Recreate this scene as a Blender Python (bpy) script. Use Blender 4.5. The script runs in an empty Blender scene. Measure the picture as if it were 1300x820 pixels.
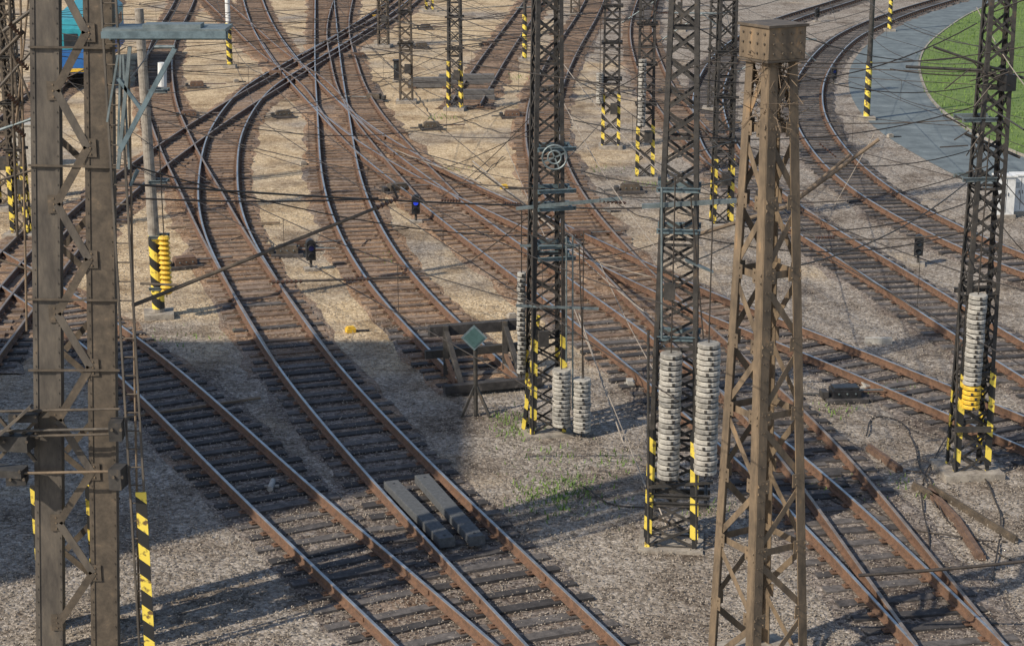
import bpy, math, random
import numpy as np
from mathutils import Vector, Matrix
random.seed(7); rng=np.random.default_rng(7)
scene=bpy.context.scene

# ------------------------------------------------------------------ survey
CH=13.0; FP=2300.0; TH=math.atan(630/2300.0); CT,ST=math.cos(TH),math.sin(TH)
def G(px,py,z=0.0):
    """sight line -> point of the ground plane (metres)"""
    u,v=px-650.0,py-410.0
    t=(CH-z)/(FP*ST+v*CT)
    return Vector((t*u,t*(FP*CT-v*ST),z))
def P(px,py,Y):
    """sight line -> point at northing Y"""
    u,v=px-650.0,py-410.0
    t=Y/(FP*CT-v*ST)
    return Vector((t*u,Y,CH+t*(-FP*ST-v*CT)))

# ------------------------------------------------------------------ materials
def mat(name,c1,c2=None,rough=0.8,metal=0.0,scale=6.0,bump=0.0,c3=None,detail=6,emit=0,stretch=None,spec=None):
    m=bpy.data.materials.new(name); m.use_nodes=True
    nt=m.node_tree; b=nt.nodes['Principled BSDF']
    b.inputs['Roughness'].default_value=rough; b.inputs['Metallic'].default_value=metal
    if spec is not None: b.inputs['Specular IOR Level'].default_value=spec
    if emit:
        b.inputs['Emission Color'].default_value=(*c1,1); b.inputs['Emission Strength'].default_value=emit
    if c2 is None: c2=tuple(c*0.65 for c in c1)
    geo=nt.nodes.new('ShaderNodeNewGeometry')
    n=nt.nodes.new('ShaderNodeTexNoise'); n.inputs['Scale'].default_value=scale
    n.inputs['Detail'].default_value=detail; n.inputs['Roughness'].default_value=0.7
    src=geo.outputs['Position']
    if stretch:
        mp=nt.nodes.new('ShaderNodeMapping'); mp.inputs['Scale'].default_value=stretch; nt.links.new(src,mp.inputs[0]); src=mp.outputs[0]
    nt.links.new(src,n.inputs['Vector'])
    r=nt.nodes.new('ShaderNodeValToRGB')
    r.color_ramp.elements[0].position=0.36; r.color_ramp.elements[1].position=0.60
    r.color_ramp.elements[0].color=(*c2,1); r.color_ramp.elements[1].color=(*c1,1)
    if c3:
        e=r.color_ramp.elements.new(0.70); e.color=(*c3,1)
    nt.links.new(n.outputs['Fac'],r.inputs['Fac'])
    nt.links.new(r.outputs['Color'],b.inputs['Base Color'])
    if bump:
        bn=nt.nodes.new('ShaderNodeBump'); bn.inputs['Strength'].default_value=bump; bn.inputs['Distance'].default_value=0.02
        nt.links.new(n.outputs['Fac'],bn.inputs['Height']); nt.links.new(bn.outputs['Normal'],b.inputs['Normal'])
    return m

def hazard_mat():
    m=bpy.data.materials.new('hazard_paint'); m.use_nodes=True
    nt=m.node_tree; b=nt.nodes['Principled BSDF']; b.inputs['Roughness'].default_value=0.6
    geo=nt.nodes.new('ShaderNodeNewGeometry'); sp=nt.nodes.new('ShaderNodeSeparateXYZ')
    nt.links.new(geo.outputs['Position'],sp.inputs[0])
    def M(op,a,bv):
        n=nt.nodes.new('ShaderNodeMath'); n.operation=op
        for i,x in enumerate((a,bv)):
            if isinstance(x,(int,float)): n.inputs[i].default_value=x
            else: nt.links.new(x,n.inputs[i])
        return n.outputs[0]
    s=M('ADD',M('MULTIPLY',sp.outputs['Z'],1.9),M('MULTIPLY',sp.outputs['X'],1.5))
    fr=M('FRACT',s,0); st=M('GREATER_THAN',fr,0.5)
    n=nt.nodes.new('ShaderNodeTexNoise'); n.inputs['Scale'].default_value=9; n.inputs['Detail'].default_value=6
    nt.links.new(geo.outputs['Position'],n.inputs['Vector'])
    r=nt.nodes.new('ShaderNodeValToRGB'); r.color_ramp.elements[0].position=.36; r.color_ramp.elements[1].position=.46
    r.color_ramp.elements[0].color=(.16,.10,.04,1); r.color_ramp.elements[1].color=(.82,.63,.09,1)
    nt.links.new(n.outputs['Fac'],r.inputs['Fac'])
    mx=nt.nodes.new('ShaderNodeMixRGB'); mx.inputs[1].default_value=(.02,.02,.02,1)
    nt.links.new(st,mx.inputs[0]); nt.links.new(r.outputs['Color'],mx.inputs[2])
    nt.links.new(mx.outputs[0],b.inputs['Base Color'])
    return m

def stone_mat(name,cols,cols2,scale=11.0,patch=0.12,bump=0.6,lo=.46,hi=.66):
    """crushed stone: voronoi cells, two colour families mixed by large soiled patches and a shade tone in the east"""
    m=bpy.data.materials.new(name); m.use_nodes=True
    nt=m.node_tree; b=nt.nodes['Principled BSDF']; b.inputs['Roughness'].default_value=0.95
    b.inputs['Specular IOR Level'].default_value=0.15
    geo=nt.nodes.new('ShaderNodeNewGeometry'); pos=geo.outputs['Position']
    def vor(s):
        v=nt.nodes.new('ShaderNodeTexVoronoi'); v.inputs['Scale'].default_value=s; nt.links.new(pos,v.inputs['Vector']); return v
    def noi(s,d=8,r=.62):
        v=nt.nodes.new('ShaderNodeTexNoise'); v.inputs['Scale'].default_value=s; v.inputs['Detail'].default_value=d
        v.inputs['Roughness'].default_value=r; nt.links.new(pos,v.inputs['Vector']); return v
    def ramp(src,cs,ps):
        r=nt.nodes.new('ShaderNodeValToRGB'); e=r.color_ramp.elements
        e[0].position=ps[0]; e[0].color=(*cs[0],1); e[1].position=ps[-1]; e[1].color=(*cs[-1],1)
        for c,p in list(zip(cs,ps))[1:-1]:
            k=e.new(p); k.color=(*c,1)
        nt.links.new(src,r.inputs['Fac']); return r.outputs['Color']
    def mix(f,a,c,mode='MIX'):
        x=nt.nodes.new('ShaderNodeMixRGB'); x.blend_type=mode
        for i,q in enumerate((f,a,c)):
            if isinstance(q,float): x.inputs[i].default_value=q
            elif isinstance(q,tuple): x.inputs[i].default_value=q
            else: nt.links.new(q,x.inputs[i])
        return x.outputs[0]
    v=vor(scale); sx=nt.nodes.new('ShaderNodeSeparateColor'); nt.links.new(v.outputs['Color'],sx.inputs[0])
    ps=[i/(len(cols)-1) for i in range(len(cols))]
    a=ramp(sx.outputs[0],cols,ps); c=ramp(sx.outputs[1],cols2,[i/(len(cols2)-1) for i in range(len(cols2))])
    n1=noi(patch); sep=nt.nodes.new('ShaderNodeSeparateXYZ'); nt.links.new(pos,sep.inputs[0])
    # greyer ballast on the near side; to the east shade is put into the colour
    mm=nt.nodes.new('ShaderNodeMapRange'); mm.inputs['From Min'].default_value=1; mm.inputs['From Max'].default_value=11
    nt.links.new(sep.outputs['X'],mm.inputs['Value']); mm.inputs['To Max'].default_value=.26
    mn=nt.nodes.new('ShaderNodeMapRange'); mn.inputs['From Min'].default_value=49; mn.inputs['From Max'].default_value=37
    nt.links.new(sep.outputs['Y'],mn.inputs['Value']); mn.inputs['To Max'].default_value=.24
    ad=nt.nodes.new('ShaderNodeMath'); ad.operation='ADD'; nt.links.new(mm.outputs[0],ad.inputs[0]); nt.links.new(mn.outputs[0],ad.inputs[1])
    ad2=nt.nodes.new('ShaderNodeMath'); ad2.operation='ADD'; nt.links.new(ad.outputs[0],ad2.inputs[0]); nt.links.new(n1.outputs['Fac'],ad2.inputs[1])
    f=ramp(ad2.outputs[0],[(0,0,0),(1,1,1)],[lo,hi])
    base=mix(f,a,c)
    n2=noi(.5,12,.74); k=ramp(n2.outputs['Fac'],[(.30,.26,.235),(.70,.66,.62),(1,1,1),(1.0,.97,.90)],[.34,.44,.53,.75])
    base=mix(.9,base,k,'MULTIPLY')
    n4=noi(4.5,5,.7); k4=ramp(n4.outputs['Fac'],[(.46,.43,.40),(1,1,1)],[.36,.54])
    base=mix(.65,base,k4,'MULTIPLY')
    n3=noi(30,3,.6); k2=ramp(n3.outputs['Fac'],[(.35,.33,.32),(1,1,1)],[.33,.6])
    base=mix(.65,base,k2,'MULTIPLY')
    nt.links.new(base,b.inputs['Base Color'])
    bn=nt.nodes.new('ShaderNodeBump'); bn.inputs['Strength'].default_value=bump; bn.inputs['Distance'].default_value=.04; bn.invert=True
    nt.links.new(v.outputs['Distance'],bn.inputs['Height']); nt.links.new(bn.outputs['Normal'],b.inputs['Normal'])
    return m

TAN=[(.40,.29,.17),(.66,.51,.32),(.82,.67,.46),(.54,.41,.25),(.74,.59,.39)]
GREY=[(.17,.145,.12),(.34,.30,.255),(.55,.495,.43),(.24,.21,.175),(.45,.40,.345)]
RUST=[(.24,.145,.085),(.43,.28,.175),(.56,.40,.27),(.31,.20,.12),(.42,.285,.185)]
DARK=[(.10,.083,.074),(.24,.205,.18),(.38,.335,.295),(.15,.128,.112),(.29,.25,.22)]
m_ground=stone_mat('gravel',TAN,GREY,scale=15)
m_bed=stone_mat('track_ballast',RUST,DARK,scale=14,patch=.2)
m_stone=mat('loose_stone',(.38,.33,.27),(.17,.145,.12),.95,scale=14,c3=(.56,.50,.43))
m_sl=[mat('sleeper_timber_a',(.20,.135,.092),(.10,.068,.048),.9,scale=6,bump=.3,c3=(.32,.235,.165)),
      mat('sleeper_timber_b',(.27,.195,.14),(.15,.105,.075),.9,scale=6,bump=.3,c3=(.38,.29,.21)),
      mat('sleeper_timber_c',(.15,.105,.075),(.07,.052,.04),.9,scale=6,bump=.3,c3=(.25,.18,.13))]
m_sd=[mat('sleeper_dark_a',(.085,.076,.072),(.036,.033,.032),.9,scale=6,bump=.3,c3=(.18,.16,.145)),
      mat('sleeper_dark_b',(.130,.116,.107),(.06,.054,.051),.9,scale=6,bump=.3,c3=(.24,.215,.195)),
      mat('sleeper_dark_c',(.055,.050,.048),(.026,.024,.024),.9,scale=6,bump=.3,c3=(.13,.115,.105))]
m_railtop=mat('rail_steel_polished',(.50,.52,.53),(.34,.34,.34),.42,.8,3)
m_railtopw=mat('rail_steel_dull',(.34,.29,.25),(.23,.18,.145),.52,.55,3)
m_railside=mat('rail_rust',(.18,.10,.06),(.09,.054,.036),.85,.0,8)
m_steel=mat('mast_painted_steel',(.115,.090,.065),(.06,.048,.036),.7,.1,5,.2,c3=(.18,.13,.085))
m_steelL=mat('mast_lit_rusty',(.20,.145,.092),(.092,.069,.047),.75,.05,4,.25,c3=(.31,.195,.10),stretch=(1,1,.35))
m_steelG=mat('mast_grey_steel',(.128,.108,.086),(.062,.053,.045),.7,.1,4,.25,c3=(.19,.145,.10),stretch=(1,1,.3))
m_darksteel=mat('dark_mast_steel',(.066,.060,.054),(.03,.028,.026),.65,.2,5,.2,c3=(.12,.085,.055))
m_galv=mat('galvanised',(.20,.235,.24),(.11,.14,.145),.55,.4,5)
m_blue=mat('blue_grey_clamp',(.15,.205,.225),(.085,.12,.135),.6,.2,8)
m_rust=mat('rust',(.17,.105,.07),(.085,.052,.037),.9,0,7,.3)
m_haz=hazard_mat()
m_conc=mat('concrete',(.36,.32,.265),(.18,.155,.13),.9,0,5,.3)
m_concd=mat('dark_concrete',(.13,.125,.12),(.095,.09,.088),.85,0,9,.2)
m_slab=mat('grey_beam_concrete',(.095,.10,.105),(.065,.068,.07),.85,0,14,.2,c3=(.14,.14,.14))
m_w1=mat('weight_disc_light',(.44,.42,.375),(.27,.25,.22),.8,0,9,.1)
m_w2=mat('weight_disc_grey',(.32,.305,.275),(.18,.17,.15),.8,0,9,.1)
m_yel=mat('yellow_paint',(.80,.52,.05),(.55,.33,.03),.6,0,9)
m_blk=mat('black_paint',(.025,.025,.027),(.012,.012,.013),.5,0,9)
m_white=mat('white_paint',(.72,.72,.70),(.55,.55,.53),.6,0,4)
m_wire=mat('wire',(.075,.062,.052),(.04,.034,.03),.6,.4,9)
m_wireL=mat('wire_light',(.42,.36,.29),(.28,.24,.2),.6,.3,9)
m_ins=mat('insulator_brown',(.13,.07,.045),(.07,.038,.025),.35,0,9)
m_teal=mat('railcar_teal',(.03,.30,.36),(.02,.22,.28),.45,0,3)
m_blue2=mat('railcar_blue',(.03,.15,.42),(.02,.11,.33),.45,0,3)
m_glass=mat('dark_glass',(.03,.04,.05),(.02,.025,.03),.1,0,3)
m_lampb=mat('blue_lens',(.03,.08,.85),(.02,.05,.7),.15,0,20,emit=.5)
m_lampd=mat('dark_blue_lens',(.02,.04,.22),(.01,.02,.12),.15,0,20)
m_sign=mat('teal_sign_board',(.055,.115,.115),(.035,.08,.08),.6,0,8)
m_asph=mat('asphalt_path',(.165,.195,.205),(.105,.125,.135),1.0,0,.9,.1,c3=(.225,.245,.25),detail=12,spec=.08)
m_grass=mat('grass_soil',(.13,.19,.04),(.075,.125,.025),.95,0,1.5,.3,c3=(.22,.25,.08),detail=10)
m_blade=mat('grass_blade',(.16,.25,.05),(.08,.15,.03),.8,0,.35,c3=(.28,.31,.10))
m_brick=mat('brick_wall',(.30,.2,.15),(.22,.14,.1),.9,0,6)
m_wood=mat('weathered_pole',(.22,.16,.105),(.13,.095,.065),.85,0,5,.2)

# ------------------------------------------------------------------ mesh accumulator
class A:
    def __init__(s): s.v=[];s.f=[];s.m=[];s.mats=[]
    def mi(s,m):
        if m not in s.mats: s.mats.append(m)
        return s.mats.index(m)
    def hexa(s,pts,m):
        b=len(s.v); s.v+= [tuple(p) for p in pts]; k=s.mi(m)
        for f in ((0,3,2,1),(4,5,6,7),(0,1,5,4),(1,2,6,5),(2,3,7,6),(3,0,4,7)):
            s.f.append(tuple(b+i for i in f)); s.m.append(k)
    def box(s,c,sz,m,rot=0.0):
        c=Vector(c); R=Matrix.Rotation(rot,3,'Z'); x,y,z=sz[0]/2,sz[1]/2,sz[2]/2
        s.hexa([c+R@Vector(p) for p in ((-x,-y,-z),(x,-y,-z),(x,y,-z),(-x,y,-z),(-x,-y,z),(x,-y,z),(x,y,z),(-x,y,z))],m)
    def bar(s,p,q,w,h,m,hint=(0,0,1)):
        p=Vector(p);q=Vector(q);d=(q-p).normalized();hv=Vector(hint)
        if abs(d.dot(hv.normalized()))>.95: hv=Vector((0,1,0)) if abs(d.y)<.9 else Vector((1,0,0))
        a=d.cross(hv).normalized()*(w/2); b=a.normalized().cross(d).normalized()*(h/2)
        s.hexa([p-a-b,p+a-b,p+a+b,p-a+b,q-a-b,q+a-b,q+a+b,q-a+b],m)
    def tube(s,p,q,r,m,r2=None,n=8,caps=True):
        p=Vector(p);q=Vector(q);d=(q-p).normalized();hv=Vector((0,0,1)) if abs(d.z)<.9 else Vector((1,0,0))
        a=d.cross(hv).normalized();b=a.cross(d); r2=r if r2 is None else r2
        k=s.mi(m);i0=len(s.v)
        for c,rr in((p,r),(q,r2)):
            for i in range(n):
                t=2*math.pi*i/n; s.v.append(tuple(c+a*math.cos(t)*rr+b*math.sin(t)*rr))
        for i in range(n):
            j=(i+1)%n; s.f.append((i0+i,i0+j,i0+n+j,i0+n+i)); s.m.append(k)
        if caps:
            s.f.append(tuple(i0+i for i in reversed(range(n)))); s.m.append(k)
            s.f.append(tuple(i0+n+i for i in range(n))); s.m.append(k)
    def obj(s,name,bevel=0,smooth=False):
        me=bpy.data.meshes.new(name); me.from_pydata(s.v,[],s.f)
        for m in s.mats: me.materials.append(m)
        me.polygons.foreach_set('material_index',s.m); me.update()
        o=bpy.data.objects.new(name,me); scene.collection.objects.link(o)
        if bevel:
            b=o.modifiers.new('bevel','BEVEL'); b.width=bevel; b.segments=2; b.limit_method='ANGLE'
        return o

def spline(pts,step=0.5):
    pts=[Vector(p) for p in pts]
    P0=[pts[0]*2-pts[1]]+pts+[pts[-1]*2-pts[-2]]
    dense=[]
    for i in range(1,len(P0)-2):
        a,b,c,d=P0[i-1],P0[i],P0[i+1],P0[i+2]
        n=max(6,int((c-b).length/0.3))
        for k in range(n):
            t=k/n
            dense.append(.5*((2*b)+(c-a)*t+(2*a-5*b+4*c-d)*t*t+(3*b-a-3*c+d)*t**3))
    dense.append(P0[-2])
    D=np.array([[p.x,p.y] for p in dense])
    L=np.r_[0,np.cumsum(np.hypot(*np.diff(D,axis=0).T))]
    s=np.arange(0,L[-1],step); X=np.interp(s,L,D[:,0]);Y=np.interp(s,L,D[:,1])
    w=int(3.0/step)
    if len(X)>4*w:
        k=np.hanning(2*w+3)[1:-1];k/=k.sum();h=len(k)//2
        def sm(q):
            e=np.r_[2*q[0]-q[h:0:-1],q,2*q[-1]-q[-2:-h-2:-1]]; return np.convolve(e,k,'valid')
        for _ in range(2): X,Y=sm(X),sm(Y)
    return np.c_[X,Y]
def normals(C):
    T=np.gradient(C,axis=0);T/=np.linalg.norm(T,axis=1)[:,None]; return np.c_[-T[:,1],T[:,0]]
def sweep(acc,C,N,prof,mats,z0=0.0,closed=True):
    n=len(prof); b=len(acc.v); ks=[acc.mi(m) for m in mats]
    for c,nn in zip(C,N):
        for o,z in prof: acc.v.append((c[0]+nn[0]*o,c[1]+nn[1]*o,z+z0))
    for i in range(len(C)-1):
        for j in range(n if closed else n-1):
            j2=(j+1)%n
            acc.f.append((b+i*n+j,b+i*n+j2,b+(i+1)*n+j2,b+(i+1)*n+j)); acc.m.append(ks[j])
    if closed:
        acc.f.append(tuple(b+j for j in range(n))); acc.m.append(ks[0])
        acc.f.append(tuple(b+(len(C)-1)*n+j for j in reversed(range(n)))); acc.m.append(ks[0])

# ------------------------------------------------------------------ ground
g=A(); R=1500
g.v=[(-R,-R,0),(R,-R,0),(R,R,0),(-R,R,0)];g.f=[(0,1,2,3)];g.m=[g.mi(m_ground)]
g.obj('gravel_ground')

# ------------------------------------------------------------------ tracks
TR={
'A':[(700,960),(560,830),(448,728),(325,614),(220,512),(150,452),(80,400),(0,348),(-80,300)],
'B':[(850,960),(740,848),(622,728),(500,602),(390,475),(322,370),(285,295),(277,235),(288,172),(325,120),(380,85),(440,50),(500,10),(530,-20)],
'B1':[(390,475),(322,370),(283,305),(252,245),(222,185),(203,125),(206,62),(232,10),(245,-25)],
'C':[(622,495),(570,443),(508,378),(462,310),(434,235),(423,150),(416,80),(412,0),(410,-35)],
'D':[(1340,960),(1225,845),(1115,728),(1010,625),(900,530),(800,448),(720,387),(640,328),(550,258),(470,195),(410,135),(365,85),(335,40),(320,0),(312,-35)],
'N':[(410,135),(470,182),(560,235),(660,282),(740,320),(820,360),(900,397),(1020,444),(1160,502),(1300,562),(1480,640)],
'F':[(770,-35),(750,15),(715,75),(692,130),(690,190),(715,255),(768,325),(835,395),(910,468),(990,545),(1070,640),(1140,735),(1225,845)],
'G':[(1480,580),(1300,470),(1220,420),(1120,355),(1020,292),(950,238),(908,180),(900,120),(930,68),(990,32),(1080,2),(1150,-25)],
'H':[(1480,405),(1300,346),(1180,292),(1100,244),(1048,192),(1025,142),(1035,95),(1075,52),(1140,22),(1210,0),(1290,-25)],
'I':[(560,-35),(510,12),(450,50),(375,95),(285,150),(175,228),(95,300),(25,385),(-50,480)],
'K':[(448,-35),(430,30),(438,90),(458,140),(500,195),(560,262)],
'L':[(705,-35),(668,20),(632,72),(603,118),(590,140)],
'Q':[(835,-35),(815,30),(825,90),(860,150),(910,205),(962,248),(1020,292)],
'S':[(230,-35),(290,20),(345,72),(400,112),(440,165),(480,205)],
'U':[(150,-35),(120,40),(60,120),(-60,220)],
'V':[(60,300),(0,365),(-60,440)],
}
curves={}
HX=0.034
rail_prof=[(-.07,0),(.07,0),(.07,.018),(.012,.035),(.012,.125),(HX,.135),(HX,.165),(HX-.008,.172),(-HX+.008,.172),(-HX,.165),(-HX,.135),(-.012,.125),(-.012,.035),(-.07,.018)]
prev=[]
for idx,(k,pts) in enumerate(TR.items()):
    rmats=[m_railside]*14; rmats[7]=m_railtop if k in 'ABCDGHN' else m_railtopw; rmats[6]=rmats[8]=m_railtopw
    C=spline([G(*p) for p in pts]); N=normals(C); curves[k]=C
    root=bpy.data.objects.new('railway_track',None); scene.collection.objects.link(root)
    zb=.012+.004*idx
    bed=A()
    nk=len(np.arange(0,len(C)+8,2))
    jit=np.interp(np.arange(len(C)),np.arange(0,len(C)+8,2),rng.normal(0,.15,nk))
    b=len(bed.v)
    for i,(c,n) in enumerate(zip(C,N)):
        for o,z in ((-1.45+jit[i],-.02-zb),(-1.22+jit[i]*.5,0),(1.22+jit[-i-1]*.5,0),(1.45+jit[-i-1],-.02-zb)):
            bed.v.append((c[0]+n[0]*o,c[1]+n[1]*o,zb+z))
    for i in range(len(C)-1):
        for j in range(3):
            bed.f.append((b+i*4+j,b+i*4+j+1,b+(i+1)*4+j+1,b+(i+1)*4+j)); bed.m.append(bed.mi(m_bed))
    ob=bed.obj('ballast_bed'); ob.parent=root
    sl=A(); s=0
    L=np.r_[0,np.cumsum(np.hypot(*np.diff(C,axis=0).T))]
    while s<L[-1]:
        x=np.interp(s,L,C[:,0]);y=np.interp(s,L,C[:,1]);nx=np.interp(s,L,N[:,0]);ny=np.interp(s,L,N[:,1])
        s+=.62+random.gauss(0,.012)
        ok=True
        for q in prev:
            if np.min(np.hypot(q[:,0]-x,q[:,1]-y))<.75: ok=False;break
        if not ok: continue
        ang=math.atan2(ny,nx)+random.gauss(0,.016)
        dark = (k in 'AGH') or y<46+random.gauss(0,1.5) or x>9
        lgt=2.42+random.uniform(-.12,.12)
        sl.box((x+random.gauss(0,.035),y+random.gauss(0,.035),zb+.004+random.uniform(-.016,.010)),(lgt,.24+random.uniform(-.04,.02),.09),random.choice(m_sd if dark else m_sl),ang)
        for o in(-.72,.72):
            sl.box((x+nx*o,y+ny*o,zb+.062+.001*idx),(.34,.16,.020),m_railside,ang)
            for t in(-.12,.12): sl.box((x+nx*(o+t),y+ny*(o+t),zb+.085+.001*idx),(.05,.05,.035),m_railside,ang)
    ob=sl.obj('sleepers'); ob.parent=root
    ra=A()
    for o in(-.7175,.7175):
        sweep(ra,C+N*o,N,rail_prof,rmats,z0=.088+.0016*idx)
        for i in range(10+int(5*random.random()),len(C)-2,36):   # fishplated joints
            c=C[i]+N[i]*o; an=math.atan2(N[i][1],N[i][0])
            for sg in(-1,1):
                ra.box((c[0]+N[i][0]*.027*sg,c[1]+N[i][1]*.027*sg,.088+.085),(.025,.5,.075),m_railside,an)
    ob=ra.obj('rails'); ob.parent=root
    prev.append(C)
ck=A()
rmats=[m_railside]*14; rmats[7]=m_railtopw
for k,(a,b_) in {'D':(.52,.62),'N':(.1,.2),'F':(.55,.63),'I':(.3,.38),'B':(.62,.7)}.items():
    C=curves[k]; i0,i1=int(len(C)*a),int(len(C)*b_); c=C[i0:i1]; n=normals(c)
    for o in(-.62,.62): sweep(ck,c+n*o,n,rail_prof,rmats,z0=.081)
ck.obj('guard_rails')

# ------------------------------------------------------------------ loose stones (one mesh)
def stones(n,reg,smin,smax,name,m):
    u=rng.uniform(reg[0],reg[1],n); Y=np.exp(rng.uniform(math.log(reg[2]),math.log(reg[3]),n)); X=u*Y
    base=np.array([(1,0,0),(-1,0,0),(0,1,0),(0,-1,0),(0,0,1),(0,0,-1)],float)
    fc=np.array([(0,2,4),(2,1,4),(1,3,4),(3,0,4),(2,0,5),(1,2,5),(3,1,5),(0,3,5)])
    sz=rng.uniform(smin,smax,n)
    V=base[None]*rng.uniform(.6,1.3,(n,6,1))*sz[:,None,None]; V[:,:,2]*=.75
    V+=rng.normal(0,.15,V.shape)*sz[:,None,None]
    a=rng.uniform(0,6.28,n);c,s=np.cos(a),np.sin(a)
    x=V[:,:,0]*c[:,None]-V[:,:,1]*s[:,None];y=V[:,:,0]*s[:,None]+V[:,:,1]*c[:,None]
    V=np.stack([x+X[:,None],y+Y[:,None],V[:,:,2]+sz[:,None]*.3+rng.uniform(0,.06,n)[:,None]],-1).reshape(-1,3)
    F=(fc[None]+(np.arange(n)*6)[:,None,None]).reshape(-1,3)
    me=bpy.data.meshes.new(name); me.vertices.add(len(V)); me.vertices.foreach_set('co',V.ravel())
    me.loops.add(F.size); me.loops.foreach_set('vertex_index',F.ravel())
    me.polygons.add(len(F)); me.polygons.foreach_set('loop_start',np.arange(0,F.size,3))
    me.update(calc_edges=True); me.materials.append(m)
    o=bpy.data.objects.new(name,me); scene.collection.objects.link(o); return o
stones(95000,(-.36,.36,26,66),.010,.025,'ballast_stones',m_stone)

# ------------------------------------------------------------------ path, kerb and grass
def strip(acc,Lp,Rp,m,z):
    a=spline([G(*p) for p in Lp],1.0); b=spline([G(*p) for p in Rp],1.0)
    n=60; ia=np.linspace(0,len(a)-1,n);ib=np.linspace(0,len(b)-1,n); k=len(acc.v)
    for i in range(n):
        pa=[np.interp(ia[i],range(len(a)),a[:,j]) for j in(0,1)];pb=[np.interp(ib[i],range(len(b)),b[:,j]) for j in(0,1)]
        acc.v.append((*pa,z));acc.v.append((*pb,z))
    for i in range(n-1): acc.f.append((k+2*i,k+2*i+1,k+2*i+3,k+2*i+2)); acc.m.append(acc.mi(m))
pl=[(1275,-40),(1205,5),(1128,38),(1085,75),(1078,115),(1105,158),(1165,198),(1240,236),(1330,268),(1480,320)]
pr=[(1400,-40),(1262,5),(1196,42),(1168,75),(1176,118),(1205,150),(1250,178),(1310,204),(1380,226),(1520,262)]
pa=A(); strip(pa,pl,pr,m_asph,.010); pa.obj('asphalt_path')
ke=A()
C=spline([G(*p) for p in pr],1.0); sweep(ke,C,normals(C),[(-.05,0),(.05,0),(.05,.10),(-.05,.10)],[m_conc]*4); ke.obj('concrete_kerb')
gr=A(); strip(gr,pr,[(2200,-40),(2200,5),(2200,42),(2200,75),(2200,118),(2200,150),(2200,178),(2200,204),(2200,226),(2200,262)],m_grass,.05); gr.obj('grass_verge')
def blades(name,pts,h0,h1,m):
    n=len(pts); a=rng.uniform(0,6.28,n); h=rng.uniform(h0,h1,n); w=h*.16
    V=np.zeros((n,3,3)); V[:,0,:2]=pts+np.c_[np.cos(a),np.sin(a)]*w[:,None]; V[:,1,:2]=pts-np.c_[np.cos(a),np.sin(a)]*w[:,None]
    V[:,2,:2]=pts+rng.normal(0,.35,(n,2))*h[:,None]; V[:,2,2]=h
    V=V.reshape(-1,3); F=np.arange(3*n).reshape(-1,3)
    me=bpy.data.meshes.new(name); me.from_pydata(V.tolist(),[],F.tolist()); me.materials.append(m)
    o=bpy.data.objects.new(name,me); scene.collection.objects.link(o)
i=rng.integers(0,len(C)-1,60000); off=rng.uniform(.0,26,60000)
nn=normals(C)
side=1 if (nn[len(nn)//2][0]>0) else -1
blades('grass_blades',C[i]+nn[i]*side*off[:,None]+rng.normal(0,.12,(60000,2)),.08,.24,m_blade)
W=[]
for px,py,n,r in [(700,632,300,.45),(720,612,140,.40),(662,548,160,.3),(640,530,90,.25),(690,580,70,.5),(780,585,60,.3),(745,640,60,.5),(1060,520,50,.3),(1110,500,90,.4),(900,650,50,.4),(560,150,60,.5),(830,235,120,.5),(650,100,120,.8),(1130,620,60,.4),(560,215,60,.5),(480,330,40,.5),(240,430,40,.5),(1040,620,60,.4),(760,215,60,.6)]:
    c=G(px,py); W.append(np.c_[rng.normal(c.x,r,n),rng.normal(c.y,r,n)])
blades('weed_tufts',np.vstack(W),.05,.14,m_blade)

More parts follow.
